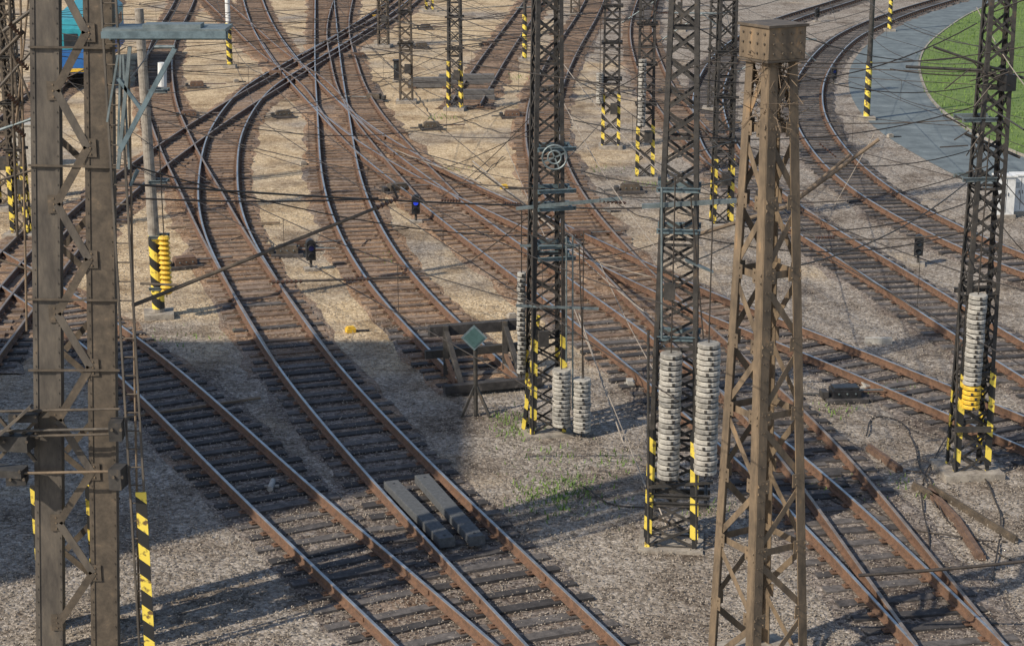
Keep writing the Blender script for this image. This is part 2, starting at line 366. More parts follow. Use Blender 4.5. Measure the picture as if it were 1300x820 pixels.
# ------------------------------------------------------------------ lattice masts
def lattice(acc,base,H,w0,w1,d0,d1,rot,leg,t,brace,n,m,mb=None,stripe=0,pattern='X',z0=0,gusset=0,lean=(0,0),plate=0):
    R=Matrix.Rotation(rot,3,'Z'); base=Vector(base); mb=mb or m
    def cor(sx,sy,z):
        f=z/H; w=w0+(w1-w0)*f; d=d0+(d1-d0)*f
        return base+R@Vector((sx*w/2,sy*d/2,0))+Vector((lean[0]*f,lean[1]*f,z))
    ux=R@Vector((1,0,0)); uy=R@Vector((0,1,0))
    segs=[(z0,stripe,m_haz),(stripe,H,m)] if stripe>z0 else [(z0,H,m)]
    for sx,sy in((-1,-1),(1,-1),(1,1),(-1,1)):
        for a,b,mm in segs:
            p,q=cor(sx,sy,a),cor(sx,sy,b)
            o=ux*(-sx*leg/2); acc.bar(p+o,q+o,leg,t,mm,hint=uy)
            o=uy*(-sy*leg/2)+ux*(-sx*.002); acc.bar(p+o,q+o,t,leg-.004,mm,hint=uy)
        if plate and sy<0:
            o=ux*(-sx*plate*.3)-uy*.03; acc.bar(cor(sx,sy,.25)+o,cor(sx,sy,2.35)+o,plate,.012,m_haz,hint=uy)
    F=[((-1,-1),(1,-1)),((1,-1),(1,1)),((1,1),(-1,1)),((-1,1),(-1,-1))]
    for k,(a,b) in enumerate(F):
        nrm=(uy if k%2==0 else ux)
        inw={0:uy,1:-ux,2:-uy,3:ux}[k]*(t*.5+.008)
        for i in range(n):
            za=z0+(H-z0)*i/n+.05; zb=z0+(H-z0)*(i+1)/n
            if pattern=='X' or i%2==0: acc.bar(cor(*a,za)+inw,cor(*b,zb)+inw,brace,.012,mb,hint=nrm)
            if pattern=='X': acc.bar(cor(*b,za)+inw*1.9,cor(*a,zb)+inw*1.9,brace,.012,mb,hint=nrm)
            elif i%2==1: acc.bar(cor(*b,za)+inw,cor(*a,zb)+inw,brace,.012,mb,hint=nrm)
            if gusset:
                for c_ in (a,b):
                    pc=cor(*c_,za); d_=(cor(*(b if c_==a else a),za)-pc).normalized()
                    acc.bar(pc+d_*leg*.9-inw*.25+Vector((0,0,-gusset/2)),pc+d_*leg*.9-inw*.25+Vector((0,0,gusset/2)),gusset*.8,.01,m,hint=nrm)
                    for dz in(-.06,.06): acc.tube(pc+d_*leg*1.1-inw*.6+Vector((0,0,dz)),pc+d_*leg*1.1-inw*1.7+Vector((0,0,dz)),.013,mb,n=6)
            if i%4==0 or (pattern!='X' and i%2==0): acc.bar(cor(*a,za)+inw*2.6,cor(*b,za)+inw*2.6,brace*1.1,.014,mb,hint=nrm)
    return cor
def weights(acc,top,n,r,th=.085,my=None,hang=3.0):
    """stack of slotted tension-weight discs on a hanging rod"""
    top=Vector(top)
    acc.tube(top+Vector((0,0,hang)),top-Vector((0,0,n*th+.12)),.014,m_wire,n=6)
    for i in range(n):
        c=top-Vector((random.gauss(0,.006),random.gauss(0,.006),i*th)); mm=random.choice([m_w1,m_w1,m_w2])
        if my and i>=my: mm=m_yel
        rr=r*random.uniform(.97,1.02)
        acc.tube(c-Vector((0,0,th*.14)),c-Vector((0,0,th*.30)),rr*.93,mm,r2=rr,n=18)
        acc.tube(c-Vector((0,0,th*.30)),c-Vector((0,0,th*.86)),rr,mm,n=18)
        acc.tube(c-Vector((0,0,th*.86)),c-Vector((0,0,th*1.14)),rr*.84,m_blk,n=12)
        an=random.uniform(-.25,.25)
        acc.box(c+Vector((rr*.985*math.sin(an),-rr*.985*math.cos(an),-th*.57)),(.045,.03,th*.5),m_darksteel,an)
def insulator(acc,p,q,r,n=6,m=None):
    p=Vector(p);q=Vector(q);d=(q-p); m=m or m_ins
    acc.tube(p,q,r*.35,m,n=8)
    for i in range(n):
        c=p+d*((i+.5)/n); acc.tube(c-d*(.28/n),c+d*(.28/n),r,m,r2=r*.55,n=10)
def clamp(acc,c,w,d,rot,m):
    """bolted channel collar around a mast"""
    c=Vector(c); Rz=Matrix.Rotation(rot,3,'Z')
    for s in(-1,1):
        acc.bar(c+Rz@Vector((-w/2,s*d/2,0)),c+Rz@Vector((w/2,s*d/2,0)),.03,.09,m)
        acc.bar(c+Rz@Vector((-w/2,s*(d/2+.03),.04)),c+Rz@Vector((w/2,s*(d/2+.03),.04)),.05,.012,m)
        acc.bar(c+Rz@Vector((s*w*.42,-d/2,.0)),c+Rz@Vector((s*w*.42,d/2,.0)),.03,.06,m)
        acc.tube(c+Rz@Vector((s*w*.45,-d/2-.07,0)),c+Rz@Vector((s*w*.45,d/2+.07,0)),.014,m_darksteel,n=6)

# mast at centre (base 692,550)
a=A(); b=G(692,548); rot=.22
a.box((b.x,b.y,.02),(1.05,.95,.10),m_conc,rot)
lattice(a,b,11.2,.80,.52,.62,.46,rot,.085,.014,.045,22,m_darksteel,m_darksteel,2.1,'X',plate=.15)
Yb=b.y
for px,pt,n,r in((713,468,14,.205),(739,480,13,.2)): weights(a,P(px,pt,Yb-.35),n,r,.094,hang=3.3)
weights(a,P(662,345,Yb+.1),21,.10,.11,hang=1.5)
for py in (187,240,262,310,325): clamp(a,P(703,py,Yb),.84,.56,rot,m_blue)
c=P(704,200,Yb-.42)
for i in range(20):
    t0=2*math.pi*i/20;t1=2*math.pi*(i+1)/20
    for rr in(.26,.14): a.tube(c+Vector((math.cos(t0)*rr,0,math.sin(t0)*rr)),c+Vector((math.cos(t1)*rr,0,math.sin(t1)*rr)),.022,m_galv,n=6)
for i in range(4):
    t0=math.pi*i/2+.4; a.bar(c,c+Vector((math.cos(t0)*.27,0,math.sin(t0)*.27)),.03,.03,m_galv)
a.bar(P(655,265,Yb-.3),P(790,252,Yb-.3),.05,.07,m_galv); a.bar(P(660,312,Yb-.3),P(738,312,Yb-.3),.05,.05,m_galv)
a.tube(P(676,300,Yb-.4),P(676,555,Yb-.4),.028,m_darksteel); a.tube(P(727,300,Yb-.4),P(727,520,Yb-.4),.02,m_galv)
a.tube(P(719,300,Yb-.5),P(719,460,Yb-.5),.018,m_galv); a.tube(P(735,310,Yb-.5),P(741,480,Yb-.4),.014,m_wire)
a.bar(P(655,388,Yb-.4),P(760,392,Yb-.4),.05,.05,m_galv)
a.bar(P(664,545,Yb),P(684,400,Yb),.08,.08,m_haz)
a.box(P(690,430,Yb-.42),(.22,.1,.35),m_darksteel,rot)
a.obj('catenary_mast')

# mast right of centre (base 853,690)
a=A(); b=G(852,690); rot=-.12; Yb=b.y
a.box((b.x,b.y,.0),(1.2,1.0,.10),m_conc,rot)
lattice(a,b,11.5,.96,.46,.66,.44,rot,.085,.014,.05,24,m_darksteel,m_darksteel,2.0,'X',plate=.15)
for px,pt,n,r in((852,447,24,.205),(900,434,25,.215)): weights(a,P(px,pt,Yb-.42),n,r,.100,hang=3.2)
for py in(238,290,425): clamp(a,P(862,py,Yb),.78,.54,rot,m_blue)
for py in(622,632): clamp(a,P(862,py,Yb),1.15,.7,rot,m_darksteel)
a.tube(P(823,420,Yb-.4),P(823,690,Yb-.4),.025,m_darksteel); a.tube(P(884,420,Yb-.4),P(884,690,Yb-.4),.025,m_darksteel)
a.tube(P(840,238,Yb-.4),P(840,430,Yb-.4),.02,m_galv); a.tube(P(877,250,Yb-.4),P(893,430,Yb-.4),.014,m_wire)
a.bar(P(815,262,Yb-.3),P(935,255,Yb-.3),.06,.08,m_galv)
a.bar(P(823,618,Yb-.4),P(905,612,Yb-.4),.06,.05,m_darksteel)
a.bar(P(870,330,Yb-.35),P(905,345,Yb-.35),.16,.03,m_galv)
a.box(P(850,370,Yb-.4),(.2,.1,.3),m_darksteel,rot)
a.obj('catenary_mast')

# mast on the right (base 1228,600)
a=A(); b=G(1227,600); Yb=b.y; rot=.1
a.box((b.x,b.y,.05),(1.25,1.1,.18),m_conc,.1)
lattice(a,b,11.0,.74,.5,.55,.44,rot,.08,.014,.05,22,m_darksteel,m_darksteel,1.9,'X',plate=.13)
weights(a,P(1242,373,Yb-.4),24,.185,.10,my=19,hang=3.2)
for py in(150,225,372,470,540): clamp(a,P(1238,py,Yb),.7,.52,rot,m_galv if py<300 else m_darksteel)
a.bar(P(1212,545,Yb-.4),P(1258,545,Yb-.4),.05,.12,m_darksteel)
a.tube(P(1218,360,Yb-.35),P(1212,600,Yb-.35),.022,m_darksteel)
a.tube(P(1150,85,Yb),P(1250,90,Yb),.03,m_darksteel); a.tube(P(1185,60,Yb),P(1300,100,Yb),.025,m_darksteel)
a.box(P(1278,105,Yb-.2),(.26,.26,.32),m_blk,.5); a.tube(P(1278,90,Yb-.2),P(1258,86,Yb-.2),.03,m_blk)
a.tube(P(1225,170,Yb),P(1295,200,Yb),.03,m_darksteel)
for i in range(14):
    p=P(1238+random.uniform(-12,12),random.uniform(80,220),Yb-.35); a.tube(p,p+Vector((random.uniform(-.8,.8),0,random.uniform(-.5,.5))),.014,m_wire,n=5)
a.obj('catenary_mast')

far=[(578,140,.62,10,2.0,m_darksteel),(516,131,.6,10,0,m_steel),(775,188,.68,10.5,2.1,m_darksteel),(818,228,.62,10,2.0,m_darksteel),(915,288,.62,10,2.0,m_darksteel),(487,60,.6,9.5,0,m_steel),(10,266,.7,10.5,2.4,m_steel),(730,20,.6,10,0,m_steel),(905,140,.5,10,0,m_darksteel),(28,300,.5,10,2.2,m_steel),(545,15,.5,10,1.5,m_steel),(860,40,.5,10,0,m_steel)]
for px,py,w,H,st,mm in far:
    a=A(); b=G(px,py); r=random.uniform(-.2,.25)
    a.box((b.x,b.y,.05),(1.0,.95,.2),m_conc,r)
    lattice(a,b,H,w*1.1,w*.9,w*.8,w*.7,r,.08,.02,.05,16,mm,mm,st,'X',plate=.14 if st else 0)
    sgn=random.choice([-1,1]); z=6.3
    e=b+Vector((sgn*2.9,-.3,z)); insulator(a,b+Vector((sgn*.35,0,z)),b+Vector((sgn*.8,-.05,z)),.07)
    a.tube(b+Vector((sgn*.8,-.05,z)),e,.03,m_galv); a.tube(b+Vector((sgn*.4,0,z-1.1)),e-Vector((sgn*.9,0,0)),.025,m_galv)
    a.tube(e-Vector((sgn*.9,0,.0)),e+Vector((0,0,-.7)),.02,m_galv)
    for zz in(2.9,4.4,5.9): clamp(a,b+Vector((0,0,zz)),w*1.3,w,r,m_darksteel)
    a.box(b+Vector((.1,-w*.5,1.7)),(.3,.2,.45),m_darksteel,r)
    if w>.65 and px>300: weights(a,b+Vector((-.5,-.45,3.2)),14,.15,.09)
    a.obj('catenary_mast')
a=A(); b=G(818,228); weights(a,P(816,75,b.y-.5),18,.15,.14,hang=2); a.obj('tension_weights')

# tapered pyramid mast in the foreground
a=A(); b=G(961,850); rot=math.radians(31)
a.box((b.x,b.y,.05),(1.8,1.8,.2),m_conc,rot)
ptop=P(980,72,b.y); Ht=ptop.z
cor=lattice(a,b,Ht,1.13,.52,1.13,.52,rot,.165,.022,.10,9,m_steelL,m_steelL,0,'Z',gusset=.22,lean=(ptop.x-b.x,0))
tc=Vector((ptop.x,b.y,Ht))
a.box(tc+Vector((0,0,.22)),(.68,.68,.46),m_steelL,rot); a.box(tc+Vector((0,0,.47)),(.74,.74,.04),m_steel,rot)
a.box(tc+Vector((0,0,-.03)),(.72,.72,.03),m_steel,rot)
Rz=Matrix.Rotation(rot,3,'Z')
for i in range(4):
    for j in range(3):
        for nv in((0,-1),(-1,0)):
            l=-.25+.165*i
            p=Vector((l,-.34,0)) if nv==(0,-1) else Vector((-.34,l,0))
            q=p+Vector((nv[0]*.022,nv[1]*.022,0))
            a.tube(tc+Rz@p+Vector((0,0,.08+.14*j)),tc+Rz@q+Vector((0,0,.08+.14*j)),.018,m_steel,n=6)
for i in range(34):
    z=.4+i*(Ht-.6)/34
    p=cor(-1,-1,z)
    for s_ in((.05,0),(.11,0)):
        q=p+Rz@Vector((s_[0],-.014,0)); a.tube(q,q+Rz@Vector((0,-.014,0)),.013,m_steel,n=6)
a.obj('tapered_lattice_mast',bevel=.003)
nst=A()
for i in range(190):
    c=tc+Vector((random.gauss(.02,.13),random.gauss(-.1,.12),-random.uniform(.05,1.0)**1.3)); d=Vector((random.gauss(0,1),random.gauss(0,1),random.gauss(0,.8))).normalized()*random.uniform(.1,.3)
    nst.tube(c-d,c+d,.006,m_wood,n=4)
nst.obj('bird_nest')

# ------------------------------------------------------------------ big portal leg on the left
a=A(); Y0=27.0; YB=Y0+.95
def channel(px_top,px_bot,Y,w,m):
    X0=P(px_bot,800,Y).x; X1=P(px_top,0,Y).x
    p=Vector((X0,Y,0)); q=Vector((X0+(X1-X0)*1.15,Y,13.2))
    a.bar(p,q,w,.016,m,hint=(0,1,0))
    for s in(-1,1): a.bar(p+Vector((s*(w/2-.008),.095,0)),q+Vector((s*(w/2-.008),.095,0)),.016,.17,m,hint=(0,1,0))
    for s in(-1,1): a.bar(p+Vector((s*(w/2-.035),-.016,0)),q+Vector((s*(w/2-.035),-.016,0)),.07,.014,m,hint=(0,1,0))
    a.bar(p+Vector((0,.19,0)),q+Vector((0,.19,0)),w*.55,.014,m,hint=(0,1,0))
    zz=.3
    while zz<13:
        c=p+(q-p)*(zz/13.2)
        for s in(-1,1): a.tube(c+Vector((s*(w/2-.035),-.022,0)),c+Vector((s*(w/2-.035),-.036,0)),.012,m,n=6)
        zz+=.22
    return p,q
L0,L1=channel(61,61,Y0,.43,m_steelG)
R0,R1=channel(128,131,Y0,.43,m_steel)
B0,B1=channel(62,62,YB,.30,m_steel)
C0,C1=channel(126,130,YB,.30,m_steel)
def lp(z,side):
    s=(L0,L1) if side==0 else (R0,R1); f=z/13.2; return s[0]+(s[1]-s[0])*f
z=.6;k=0
while z<12.6:
    p=lp(z,k%2); q=lp(z+.86,(k+1)%2)
    ex=Vector((.17 if k%2==0 else -.17,-.035,0))
    a.bar(p+ex,q-Vector((ex.x,.035,0)),.12,.014,m_steelG if k%2 else m_steel,hint=(0,1,0))
    p2=p+Vector((0,.95,0));q2=q+Vector((0,.95,0))
    if z<7.5: a.bar(Vector((p2.x,p2.y,z+.86)),Vector((q2.x,q2.y,z)),.10,.014,m_steel,hint=(0,1,0))
    for s_ in(0,1):
        f0=lp(z,s_); f1=lp(z+.86,s_)
        a.bar(f0+Vector((0,.2 if k%2 else .9,0)),f1+Vector((0,.9 if k%2 else .2,0)),.012,.08,m_steel,hint=(0,1,0))
    a.box(p+Vector((ex.x*.75,-.030,0)),(.18,.012,.28),m_steel)
    for dz in(-.09,0,.09): a.tube(p+Vector((ex.x*.75,-.036,dz)),p+Vector((ex.x*.75,-.052,dz)),.014,m_steelL,n=6)
    z+=.86;k+=1
for bb,w in((B0,.32),(C0,.32)):
    a.bar(bb+Vector((.03,-.02,0)),bb+Vector((.03,-.02,2.6)),w,.03,m_haz,hint=(0,1,0))
xa,xb=P(152,400,Y0-.15).x,P(170,400,Y0-.15).x
for x in(xa,xb): a.bar((x,Y0-.15,0),(x,Y0-.15,10.9),.03,.05,m_steelG)
z=.3
while z<10.8: a.tube((xa-.02,Y0-.15,z),(xb+.02,Y0-.15,z),.012,m_steel,n=6); z+=.3
a.bar((xb-.04,Y0-.2,0),(xb-.04,Y0-.2,2.9),.17,.02,m_haz,hint=(0,1,0))
a.tube(P(177,800,Y0-.1),P(163,60,Y0-.1),.018,m_wood)
pc=(P(137,36,Y0)+P(290,36,Y0))/2
a.box(pc,(1.8,.75,.05),m_galv); a.box(pc+Vector((0,-.39,-.06)),(1.82,.03,.10),m_blue); a.box(pc+Vector((0,0,-.11)),(1.75,.10,.12),m_blue)
a.box(pc+Vector((.1,-.1,.05)),(.85,.35,.06),m_galv)
a.bar(P(222,62,Y0-.3),P(152,192,Y0-.3),.07,.07,m_blue); a.bar(P(180,140,Y0-.3),P(150,100,Y0-.3),.05,.05,m_blue)
a.bar(P(165,60,Y0-.3),P(150,215,Y0-.3),.05,.05,m_galv)
for s in(0,1,2): a.bar(P(150+s*3,70,Y0-.25),P(136+s*14,155+s*30,Y0-.25),.03,.03,m_galv)
for py,m_ in((546,m_steelG),(553,m_steel),(600,m_wood),(521,m_steel)):
    a.tube(P(-40,py+2,Y0-.35),P(152,py-2,Y0-.35),.022,m_,n=8)
for px,py,w,h in((32,528,.45,.12),(20,560,.5,.25),(8,598,.6,.12),(148,545,.2,.3),(150,605,.2,.34),(22,608,.3,.12)):
    a.box(P(px,py,Y0-.3),(w,.3,h),m_darksteel,random.uniform(-.3,.3))
    q=P(px,py,Y0-.46)
    for dx in(-.35,.35): a.tube(q+Vector((dx*w,0,0)),q+Vector((dx*w,-.04,0)),.025,m_steel,n=6)
a.bar(P(-10,520,Y0-.3),P(45,585,Y0-.3),.05,.05,m_steel); a.bar(P(-10,590,Y0-.3),P(60,520,Y0-.3),.05,.05,m_steel)
a.bar(P(-10,560,Y0-.5),P(40,515,Y0-.5),.16,.04,m_steelG)
for y_ in(60,210,380,470): a.bar(P(36,y_,Y0-.05),P(152,y_+random.uniform(-3,3),Y0-.05),.03,.03,m_steel)
p,q=P(168,388,Y0-.1),P(478,264,Y0+2.2); a.tube(p,q,.034,m_steel,r2=.028)
q2=P(505,252,Y0+2.4); insulator(a,q,q2,.045,5); a.tube(q2,P(498,236,Y0+2.4),.02,m_wire)
a.tube(P(165,236,Y0-.1),P(175,216,Y0-.1),.03,m_blue)
a.tube(P(225,362,Y0-.1),P(178,360,Y0-.1),.02,m_steel)
a.obj('portal_mast_leg')
# operating linkage and cable bundle west of the portal leg
a=A()
for (x0,y0,x1,y1,r,mm) in [(12,0,22,300,.022,m_steel),(26,0,34,420,.018,m_wood),(4,40,44,10,.03,m_steelG),(0,110,44,60,.022,m_steelG),(0,30,40,130,.02,m_steel),(0,165,44,150,.022,m_galv),(0,70,30,40,.03,m_steel),(36,0,20,160,.016,m_wood),(-20,235,45,215,.018,m_steel),(0,330,44,345,.018,m_steel)]:
    a.tube(P(x0,y0,Y0+.5),P(x1,y1,Y0+.5),r,mm)
for px,py in((12,30),(22,75),(10,120),(18,160)): insulator(a,P(px,py,Y0+.4),P(px+14,py+14,Y0+.4),.05,5)
a.obj('isolator_linkage')

# ------------------------------------------------------------------ wires
cu=bpy.data.curves.new('overhead_wires','CURVE'); cu.dimensions='3D'; cu.bevel_depth=.011; cu.bevel_resolution=1
cl=bpy.data.curves.new('stay_wires','CURVE'); cl.dimensions='3D'; cl.bevel_depth=.011; cl.bevel_resolution=1
def wire(p,q,sag=.0,r=1.0,c=None,n=14):
    c=c or cu; s=c.splines.new('POLY'); s.points.add(n); p=Vector(p);q=Vector(q)
    for i in range(n+1):
        t=i/n; w=p.lerp(q,t); w.z-=4*sag*t*(1-t); s.points[i].co=(*w,1); s.points[i].radius=r
def trackwires(k,z=5.4,step=13):
    C=curves[k]; pts=C[::step*4]
    for i in range(len(pts)-1):
        p=Vector((*pts[i],z));q=Vector((*pts[i+1],z)); wire(p,q,0,.8); m0=p+Vector((0,0,1.3));m1=q+Vector((0,0,1.3)); wire(m0,m1,.75,.8)
        for j in range(1,5):
            t=j/5; u=p.lerp(q,t); wire(u,u+Vector((0,0,1.3-4*.75*t*(1-t))),0,.45,n=1)
for k in 'ABCDNGHFIQL': trackwires(k)
for (x0,y0,Y_0),(x1,y1,Y_1),sag,r in [
 ((165,234,27),(700,262,42),.05,1.9),((700,262,42),(850,262,33),.05,1.9),((175,252,27),(480,252,30),.05,1.4),
 ((345,358,33),(520,352,33),0,2.2),((165,210,27),(690,300,42),.3,1.2),((700,205,42),(860,238,33),.1,1.3),
 ((715,95,42),(1240,150,38),.5,1.2),((880,100,33),(1240,30,38),.5,1.2),((715,150,42),(950,160,60),.3,1.2),
 ((860,240,33),(1020,190,60),.2,1.4),((880,300,33),(1240,290,38),.4,1.2),((1020,300,40),(1220,296,38),.1,1.7),
 ((1130,88,38),(1300,92,38),.1,1.4),((700,60,42),(420,0,120),.3,1.2),((715,170,42),(470,150,80),.4,1.2),
 ((400,130,75),(578,60,86),.2,1.2),((578,40,86),(775,60,70),.5,1.3),((516,30,86),(290,20,100),.5,1.3),((0,60,50),(516,90,86),.5,1.3),
 ((0,130,40),(160,60,40),.1,1.5),((690,130,42),(560,250,60),.2,1.0),((860,200,33),(1040,130,80),.2,1.2),((860,340,33),(1020,250,60),.2,1.2),
 ((1000,340,27),(1235,225,38),.3,1.2),((1250,20,38),(1300,0,30),0,1.2),((1245,130,38),(1300,165,30),0,1.5),
 ((720,230,42),(850,250,33),.15,1.1),((600,210,60),(740,310,42),.05,2.2),((440,165,80),(600,212,60),.05,1.6),
 ((1300,712,27),(1090,730,27),.02,2.6),((1250,60,38),(1100,0,70),.3,1.1),((775,30,70),(915,20,62),.3,1.2),((775,90,70),(915,110,62),.3,1.2),((820,130,66),(1020,110,66),.3,1.2),
 ((700,240,42),(640,240,42),0,1.8),((230,0,50),(150,120,27),.1,1.2),((860,60,33),(1300,60,33),.3,1.0),((540,0,60),(860,60,33),.5,1.0),((715,20,42),(990,0,60),.3,1.0),
 ((170,130,27),(700,110,42),.8,.8),((200,180,45),(578,75,86),.3,.9),((200,120,45),(516,60,86),.3,.9),
 ((700,330,42),(860,300,33),.15,1.0),((700,80,42),(860,130,33),.3,1.0),((700,130,42),(860,60,33),.3,1.0),((860,150,33),(1235,190,38),.6,1.0),((860,20,33),(1235,110,38),.6,1.0),
 ((860,270,33),(1235,255,38),.5,1.1),((980,30,27),(1235,70,38),.3,.9),((970,40,27),(860,90,33),.1,.9),((1240,240,38),(1310,330,45),.1,1.0),((1240,180,38),(1310,270,45),.1,1.0),
 ((700,40,42),(487,20,110),.3,1.0),((700,220,42),(775,140,70),.1,1.0),((775,120,70),(1100,60,85),.6,1.0),((915,170,60),(1100,30,85),.4,1.0),((915,60,60),(1129,10,110),.4,1.0),
 ((1100,40,85),(1240,80,38),.5,1.1),((1100,90,85),(1240,140,38),.5,1.0),((600,330,50),(700,250,42),.05,1.4),((560,215,60),(700,150,42),.1,1.1),
]: wire(P(x0,y0,Y_0),P(x1,y1,Y_1),sag,r)
# span wires and feeders strung between the masts
mp=[(G(px,py),H) for px,py,w,H,st,mm in far]+[(G(692,548),11),(G(852,690),11),(G(1227,600),11),(G(202,402),9),(G(1100,152),9),(G(292,86),9)]
for i in range(len(mp)):
    for j in range(i+1,len(mp)):
        (p,h1),(q,h2)=mp[i],mp[j]; d=(p-q).length
        if d<32:
            for k in range(random.choice([0,1,2])):
                za=random.uniform(4.6,8.8); wire(p+Vector((random.uniform(-.3,.3),-.3,za)),q+Vector((random.uniform(-.3,.3),-.3,za+random.uniform(-.9,.9))),random.uniform(.05,.5),random.choice([.7,.9,1.1]))
for (x0,y0,Y_0),(x1,y1,Y_1),sag,r in [
 ((728,390,42),(862,718,32),.05,1.2),((735,398,42),(800,585,37),.05,1.6),((760,330,42),(830,470,36),.1,1.0),((700,290,42),(850,420,34),.1,1.2),
 ((800,585,37),(835,640,33),.03,1.1),((835,640,33),(870,722,32),.02,1.5),((700,310,42),(870,360,33),.1,1.0),((740,240,42),(900,250,50),.2,1.0),((1110,170,60),(1060,260,60),0,1.0),
 ((700,60,42),(862,240,33),.2,.9),((715,130,42),(845,330,33),.2,.9),((880,150,33),(1225,420,38),.5,.9),((1240,10,38),(1310,120,33),.1,1),((640,180,60),(705,330,42),.05,1.0),
 ((600,205,60),(742,322,42),.02,2.4),((470,178,80),(610,232,60),.02,2.0)
]: wire(P(x0,y0,Y_0),P(x1,y1,Y_1),sag,r,cl)
for pts in [[(1100,555),(1110,530),(1150,545),(1170,600),(1190,650)],[(1150,600),(1180,610),(1200,660),(1260,700),(1300,720)],[(1060,600),(1110,650),(1180,680),(1290,690)],[(1200,560),(1170,620),(1180,700),(1160,760)],[(1250,610),(1270,660),(1260,740)],[(740,620),(770,640),(830,650),(880,680)],[(1030,600),(1060,640),(1120,660)],[(580,150),(640,170),(690,160)],[(470,60),(520,110),(560,170)],[(440,330),(480,300),(520,290)],[(760,240),(800,270),(860,290)],[(350,330),(330,300),(240,320)],[(640,200),(600,230),(560,230)]]:
    C=spline([G(*p) for p in pts],.2); s=cu.splines.new('POLY'); s.points.add(len(C)-1)
    for i,c in enumerate(C): s.points[i].co=(c[0],c[1],.05+.03*math.sin(i*.7),1); s.points[i].radius=1.5
ow=bpy.data.objects.new('overhead_wires',cu); cu.materials.append(m_wire); scene.collection.objects.link(ow)
ol=bpy.data.objects.new('stay_wires',cl); cl.materials.append(m_wireL); scene.collection.objects.link(ol)
a=A()
for x0,y0,x1,y1,Y in [(345,358,385,357,33),(436,355,470,354,33),(560,254,585,255,38.5),(640,258,662,259,41),(1040,182,1062,200,60),(905,258,935,256,33),(760,255,795,258,38),(1035,302,1060,301,39)]:
    insulator(a,P(x0,y0,Y),P(x1,y1,Y),.045,7)
a.obj('line_insulators')
a=A(); a.tube(P(1000,262,34),P(1116,177,34),.045,m_wood,r2=.035); a.tube(P(1012,252,34),P(1080,196,34.5),.03,m_wood); a.tube(P(880,300,33.4),P(1000,262,34),.04,m_wood); a.obj('boom_poles')

# ------------------------------------------------------------------ post with yellow coils
a=A(); b=G(202,402); H=P(200,60,b.y).z+1
a.box((b.x,b.y,.06),(.8,.8,.18),m_conc,.2)
a.tube(b,b+Vector((-.1,0,H)),.17,m_conc,r2=.12,n=16)
a.tube(b+Vector((-.0,0,.25)),b+Vector((-.02,0,2.3)),.176,m_haz,r2=.165,n=16)
c=P(208,300,b.y-.3)
for i in range(12):
    zc=c-Vector((0,0,i*.135)); a.tube(zc,zc-Vector((0,0,.06)),.12,m_yel,r2=.17,n=16); a.tube(zc-Vector((0,0,.06)),zc-Vector((0,0,.115)),.17,m_yel,r2=.12,n=16)
a.tube(c+Vector((0,0,3)),c-Vector((0,0,1.7)),.015,m_wire)
for py in(115,230,300,365): clamp(a,P(202,py,b.y),.5,.34,0,m_galv)
a.tube(P(196,60,b.y),P(222,60,b.y),.05,m_galv)
a.tube(P(206,80,b.y-.3),P(206,110,b.y-.3),.12,m_white,n=12)
a.obj('concrete_catenary_pole')
for px,py,H,h0,h1,r,mm in [(1100,152,9.5,.0,2.6,.13,m_darksteel),(1129,40,8,0,2.2,.12,m_darksteel),(292,86,9,0,2.4,.15,m_white),(666,78,4.2,0,2.6,.12,m_darksteel)]:
    a=A(); b=G(px,py); a.tube(b,b+Vector((0,0,H)),r,mm,r2=r*.75,n=14); a.tube(b+Vector((0,0,h0+.05)),b+Vector((0,0,h1+.06)),r+.012,m_haz,n=14)
    a.box((b.x,b.y,.06),(.7,.7,.2),m_conc); a.tube(b+Vector((-.5,0,H*.72)),b+Vector((.9,0,H*.74)),.03,m_galv); insulator(a,b+Vector((.9,0,H*.74)),b+Vector((1.3,0,H*.75)),.07); a.obj('trackside_pole')

# ------------------------------------------------------------------ buffer stop
a=A(); Cc=curves['C']; e0=Vector((*Cc[0],0)); tdir=(Vector((*Cc[4],0))-e0).normalized(); nrm=Vector((-tdir.y,tdir.x,0))
if nrm.x<0: nrm=-nrm
o=e0+tdir*1.2
for s in(-.75,.75):
    f=o+nrm*s
    a.bar(f+Vector((0,0,.05)),f+Vector((0,0,1.35)),.14,.14,m_darksteel)
    a.bar(f+Vector((0,0,1.2)),f-tdir*1.5+Vector((0,0,.15)),.12,.12,m_darksteel)
    a.bar(f+Vector((0,0,.5)),f-tdir*.9+Vector((0,0,.15)),.09,.09,m_rust)
a.bar(o-nrm*1.15+tdir*.12+Vector((0,0,1.2)),o+nrm*1.15+tdir*.12+Vector((0,0,1.2)),.20,.26,m_sd[2])
a.bar(o-nrm*1.25+tdir*.12+Vector((0,0,.62)),o+nrm*1.25+tdir*.12+Vector((0,0,.62)),.14,.2,m_darksteel)
a.bar(o-nrm*1.2-tdir*1.45+Vector((0,0,.2)),o+nrm*1.2-tdir*1.45+Vector((0,0,.2)),.2,.2,m_sd[2])
a.obj('buffer_stop',bevel=.01)
a=A(); b=G(604,528)
sgc=P(602,428,b.y)
a.tube(b,Vector((b.x,b.y,sgc.z)),.05,m_darksteel)
for s in(-.32,.32): a.bar(b+Vector((s,-.1,.02)),b+Vector((0,0,.75)),.06,.06,m_darksteel)
a.bar(b+Vector((0,.5,.02)),b+Vector((0,0,.9)),.06,.06,m_darksteel)
R45=.24
pts=[sgc+Vector((-R45,-.07,0)),sgc+Vector((0,-.07,-R45)),sgc+Vector((R45,-.07,0)),sgc+Vector((0,-.07,R45))]
a.hexa(pts+[p+Vector((0,.03,0)) for p in pts],m_sign)
